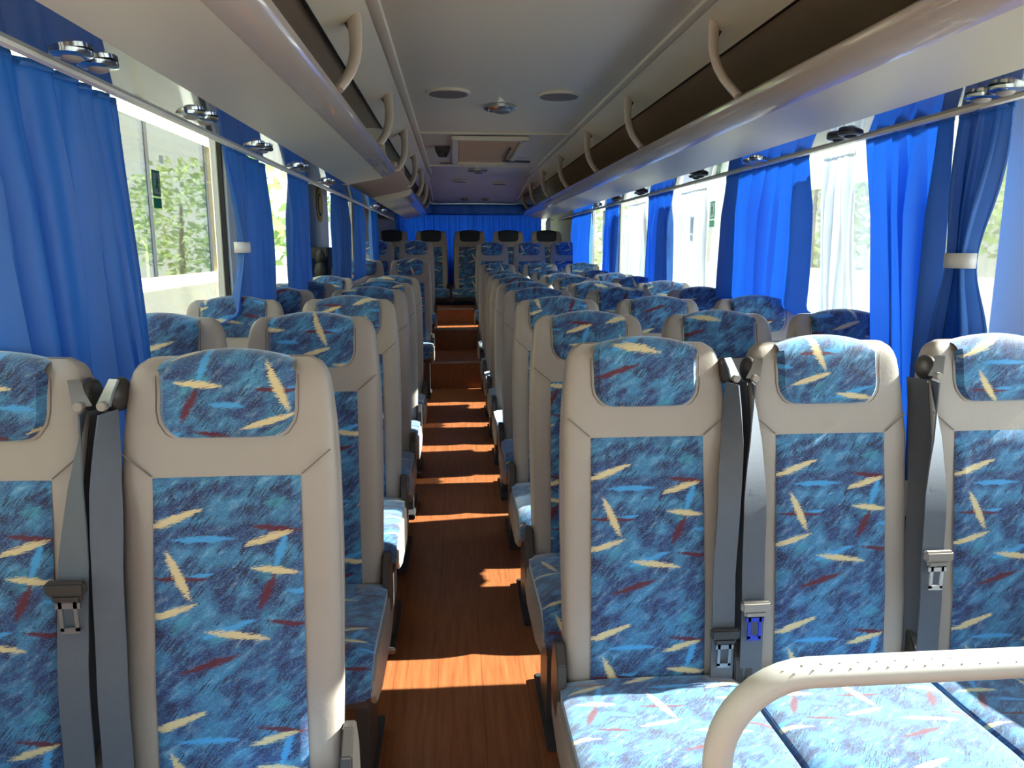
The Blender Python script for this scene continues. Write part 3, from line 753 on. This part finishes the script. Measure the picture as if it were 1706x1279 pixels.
MB().tube([(0, -0.036, -0.05), (0, -0.05, -0.055)], 0.012, 12).build('lens', M['darkp'], t)
for k, (x, y) in enumerate(((0.14, 9.85), (0.40, 9.85))):
    zc = zz(0.757)+czo(y); t = thing('ceiling_button', 'small dark round knob on the rear ceiling, %s of the pair' % ('left' if k == 0 else 'right'), 'knob', (x, y, zc), 'rear ceiling knobs')
    MB().tube([(0, 0, 0.01), (0, 0, -0.016)], 0.045, 16).build('cap', M['grille'], t)
# reading lamp and air nozzle pods in the soffit
def pod(x, y, s, label, dark=False):
    t = thing('air_vent_pod', label, 'air vent', (x, y, zz(0.359)), 'paired air vents above the windows')
    for k, (dx, dy) in enumerate(((0, -0.045), (0.008, 0.045))):
        a = MB(); a.tube([(dx, dy, 0.004), (dx, dy, -0.004), (dx, dy, -0.008)], [0.038, 0.038, 0.031], 24).build('bezel', M['chrome'] if not dark else M['darkp'], t)
        nz = MB().ell((dx, dy, -0.008), 0.020, 0.020, 0.009, 16, 8).build('nozzle', M['shell'] if not dark else M['black'], t)
names = ['nearest', 'second', 'third', 'fourth', 'fifth', 'sixth', 'seventh']
for i, y in enumerate((1.60, 2.25, 2.91, 3.62, 4.4, 7.0, 7.8)):
    pod(-0.712, y, -1, '%s chrome twin air vent above the left windows' % names[i])
for i, y in enumerate((1.77, 2.46, 3.2, 3.85, 5.04, 5.8, 6.6)):
    pod(1.268 if i < 3 else 1.235, y, 1, '%s twin air vent above the right windows' % names[i], dark=(i in (1, 3, 4, 5)))

# ------------------------------------------------------------------ mid door area on the left
t = thing('door_notice', 'round yellow notice on the grey panel by the mid door', 'sign', (WL+0.016, 5.98, 1.72))
MB().tube([(0, 0, 0), (0.004, 0, 0)], 0.13, 32).build('yellow_disc', M['yellow'], t)
MB().tube([(0.004, 0, 0), (0.006, 0, 0)], 0.085, 32).build('inner_disc', M['black'], t)
MB().tube([(0.006, 0, 0), (0.008, 0, 0)], 0.065, 32).build('centre_disc', M['yellow'], t)
t = thing('door_control_box', 'dark control box low on the panel beside the mid door', 'control box', (WL+0.02, 5.95, 1.20))
MB().box(0, 0.08, -0.22, 0.22, -0.12, 0.20).build('housing', M['black'], t, bevel=0.008)
MB().box(0.08, 0.085, -0.10, 0.06, -0.02, 0.05).build('label_plate', M['shell'], t, smooth=False)
t = thing('stair_post', 'black knobbed post standing by the mid door stairwell', 'post', (-0.905, 5.26, 0.0))
MB().tube([(0, 0, 0), (0, 0, 1.22)], 0.022, 12).build('pole', M['black'], t)
MB().box(-0.11, 0.05, -0.03, 0.03, 1.33, 1.40).build('top_block', M['black'], t, bevel=0.008)
MB().ell((0, 0, 1.24), 0.05, 0.05, 0.08).build('lower_knob', M['black'], t)
MB().ell((0, 0, 1.34), 0.045, 0.045, 0.06).build('upper_knob', M['black'], t)

# exit stickers on the windows
def exit_sign(X, y, z, s, label, sc=1.0):
    t = thing('exit_sticker', label, 'sticker', (X, y, z), None); d = s*0.0015
    def bx(n, y0, y1, z0, z1, mat, lay): MB().box(min(d*lay, d*(lay+1)), max(d*lay, d*(lay+1)), y0*sc, y1*sc, z0*sc, z1*sc).build(n, mat, t, smooth=False)
    bx('green_field', -0.036, 0.036, -0.02, 0.07, M['green'], 0)
    bx('white_doorway', -0.027, 0.027, -0.012, 0.060, M['lining'], 1)
    bx('caption_block', -0.036, 0.036, -0.062, -0.027, M['green'], 0)
    man = MB(); L = 2.4*d
    def limb(a, b, r): man.tube([(L, a[0]*sc, a[1]*sc), (L, b[0]*sc, b[1]*sc)], r*sc, 6)
    man.ell((L, 0.006*sc, 0.050*sc), 0.001, 0.006*sc, 0.006*sc)
    limb((0.003, 0.042), (-0.002, 0.022), 0.0045); limb((0.002, 0.038), (0.014, 0.028), 0.0022); limb((0.002, 0.038), (-0.013, 0.036), 0.0022)
    limb((-0.002, 0.022), (0.009, 0.010), 0.003); limb((0.009, 0.010), (0.007, -0.004), 0.0025); limb((-0.002, 0.022), (-0.010, 0.008), 0.003); limb((-0.010, 0.008), (-0.020, 0.006), 0.0025)
    man.build('running_figure', M['green'], t)
exit_sign(WL-0.019, 2.85, zz(0.20), 1, 'green running man exit sticker on the nearest left window')
exit_sign(WR+0.019, 4.72, zz(0.20), -1, 'small green exit sticker on the right window past the broad curtain', 1.2)
t = tag(MB().box(-0.0005, 0.001, -0.02, 0.02, -0.014, 0.014).build('notice_sticker', M['lining'], loc=(WL-0.0205, 2.92, zz(0.315)), smooth=False), 'small white sticker above the exit sticker on the left window', 'sticker')

# ------------------------------------------------------------------ outside: ground, parked coaches, trees
struct(MB().box(-40, 40, -20, 60, -1.15, -1.10).build('trim_ground', M['ground'], smooth=False))
def coach(x0, s, y0, y1, wz0, wz1, ztop, label, bodymat, drapes, block_sky=False):
    """coach whose near side stands at x0, extending away in direction s"""
    t = thing('parked_coach', label, 'coach', (x0, y0, -1.10)); g = 1.10
    D = 2.4; L = y1-y0
    sd = lambda a, b: (min(s*a, s*b), max(s*a, s*b))
    b = MB(); x_ = sd(0, 0.06)
    b.box(*x_, 0, L, 0.35, wz0+g).box(*x_, 0, L, wz1+g, ztop+g)
    b.box(*sd(0, D), 0, L, ztop+g, ztop+g+0.06).box(*sd(0, D), 0, L, 0.35, 0.42).box(*sd(0, D), -0.02, 0.04, 0.35, ztop+g).box(*sd(0, D), L-0.04, L+0.02, 0.35, ztop+g).box(*sd(D-0.06, D), 0, L, 0.35, wz0+g).box(*sd(D-0.06, D), 0, L, wz1+g, ztop+g)
    b.build('body', bodymat, t, smooth=False)
    MB().box(*sd(-0.012, 0.0), 0, L, 0.85, 0.98).build('stripe', M['cream'], t, smooth=False)
    yy = 0.3; 
    while yy < L-1.0:
        MB().box(*sd(0.005, 0.012), yy, yy+1.65, wz0+g, wz1+g).build('window_pane', M['coachglass'], t, smooth=False)
        MB().box(*sd(0.0, 0.05), yy+1.65, yy+1.73, wz0+g, wz1+g).build('pillar', M['rubber'], t, smooth=False)
        yy += 1.73
    MB().box(*sd(D-0.04, D-0.03), 0.1, L-0.1, wz0+g, wz1+g).build('far_glass', M['coachglass'], t, smooth=False)
    if block_sky: MB().box(*sd(1.5, 1.52), 0.1, L-0.1, 0.45, ztop+g-0.1).build('sky_blocker', M['skyblock'], t, smooth=False)  # added opaque sheet, stops bright sky showing through the coach
    for k in range(int((L-1)/0.85)):
        yk = 0.8+k*0.85
        for xk in (0.45, 0.95, 1.75):
            MB().loft([[(s*(xk-0.2*c), yk+dd, 1.25) for c, dd in ((-1, 0), (1, 0), (1, 0.1), (-1, 0.1))], [(s*(xk-0.19*c), yk+dd+0.08, wz0+g+0.30) for c, dd in ((-1, 0), (1, 0), (1, 0.09), (-1, 0.09))], [(s*(xk-0.14*c), yk+dd+0.1, wz0+g+0.36) for c, dd in ((-1, 0), (1, 0), (1, 0.05), (-1, 0.05))]]).build('coach_seat', M['cream'], t, bevel=0.0)
    for wy in (1.4, L-1.8):
        MB().tube([(s*0.02, wy, 0.5), (s*0.3, wy, 0.5)], 0.5, 28).build('wheel', M['tyre'], t)
    for (ya, wd_) in drapes:
        cb = MB().grid(lambda u, v: (s*0.12+0.02*sin(u*30), ya-y0+wd_*u*(1-0.5*sin(pi*v*0.8))+0.15*v*v, wz1+g-(wz1-wz0)*v), 40, 12).build('drape', M['lining'], t)
        solid(cb, 0.003)
    return t
cl_ = coach(-2.9, -1, -3.0, 9.6, zz(-0.285), zz(1.17), 3.0, 'parked coach close outside the left windows with tinted panes', M['cream'], [(4.6, 0.5), (6.3, 0.5)])
coach(5.4, 1, 4.0, 17.0, zz(-0.3), zz(0.85), 3.0, 'parked coach farther off outside the right windows', M['coachw'], [(6.5, 0.8), (9.2, 0.8), (12.0, 0.9), (14.5, 0.9)], True)
def tree(x, y, h, r, label, seed):
    rs = random.Random(seed); t = thing('tree', label, 'tree', (x, y, -1.10), 'trees behind the parking area')
    MB().tube([(0, 0, 0), (0.1, 0, h*0.3), (0.0, 0.1, h*0.7)], [0.18, 0.14, 0.06], 10).build('trunk', M['bark'], t)
    m = MB()
    for k in range(1500):
        a = rs.uniform(0, 2*pi); b = rs.uniform(-1, 1); q = rs.uniform(0.55, 1)
        p = Vector((cos(a)*sqrt(1-b*b)*r*q, sin(a)*sqrt(1-b*b)*r*q, h*0.60+b*h*0.42*q)); p.x += 0.3*sin(p.z*3); sz = rs.uniform(0.10, 0.22)
        u = Vector((rs.gauss(0, 1), rs.gauss(0, 1), rs.gauss(0, 1))).normalized(); v = u.orthogonal().normalized()
        m.add([p-u*sz, p+v*sz*0.5, p+u*sz, p-v*sz*0.5], [(0, 1, 2, 3)])
    m.build('foliage', M['leaf'], t, smooth=False)
tree(-5.2, 14.0, 5.5, 2.4, 'leafy green tree beyond the left coach, nearer one', 1)
tree(-7.5, 21.5, 6.5, 2.8, 'leafy green tree farther back on the left', 2)
tree(-1.5, 26.0, 6.5, 2.8, 'leafy green tree seen at the rear left window', 3)
tree(10.0, 21.0, 6.0, 2.8, 'leafy green tree behind the right coach', 4)
tree(5.2, 32.0, 6.0, 2.6, 'leafy green tree farthest back on the right', 5)
for k in range(3): tree(-11.5, -1.0+k*6.4, 4.0, 1.7, 'bushy green tree behind the left coach, %s from the front' % ORD[k], 20+k)
# front end of the bus behind the camera: dash wall, pillars, header and windscreen
fw = MB()
fw.box(WL, WR, Y0-0.05, Y0, 0, 1.0).box(WL, WR, Y0-0.05, Y0, 1.85, 2.16).box(WL, WL+0.12, Y0-0.05, Y0, 1.0, 1.85).box(WR-0.12, WR, Y0-0.05, Y0, 1.0, 1.85)
struct(fw.build('wall_front', M['wall'], smooth=False))
o = MB().box(CX-0.03, CX+0.03, Y0-0.04, Y0, 1.0, 1.85).build('window_40', M['rubber'], smooth=False); struct(o)
MB().box(WL+0.12, WR-0.12, Y0-0.03, Y0-0.024, 1.0, 1.85).build('pane', M['glass'], o, smooth=False)
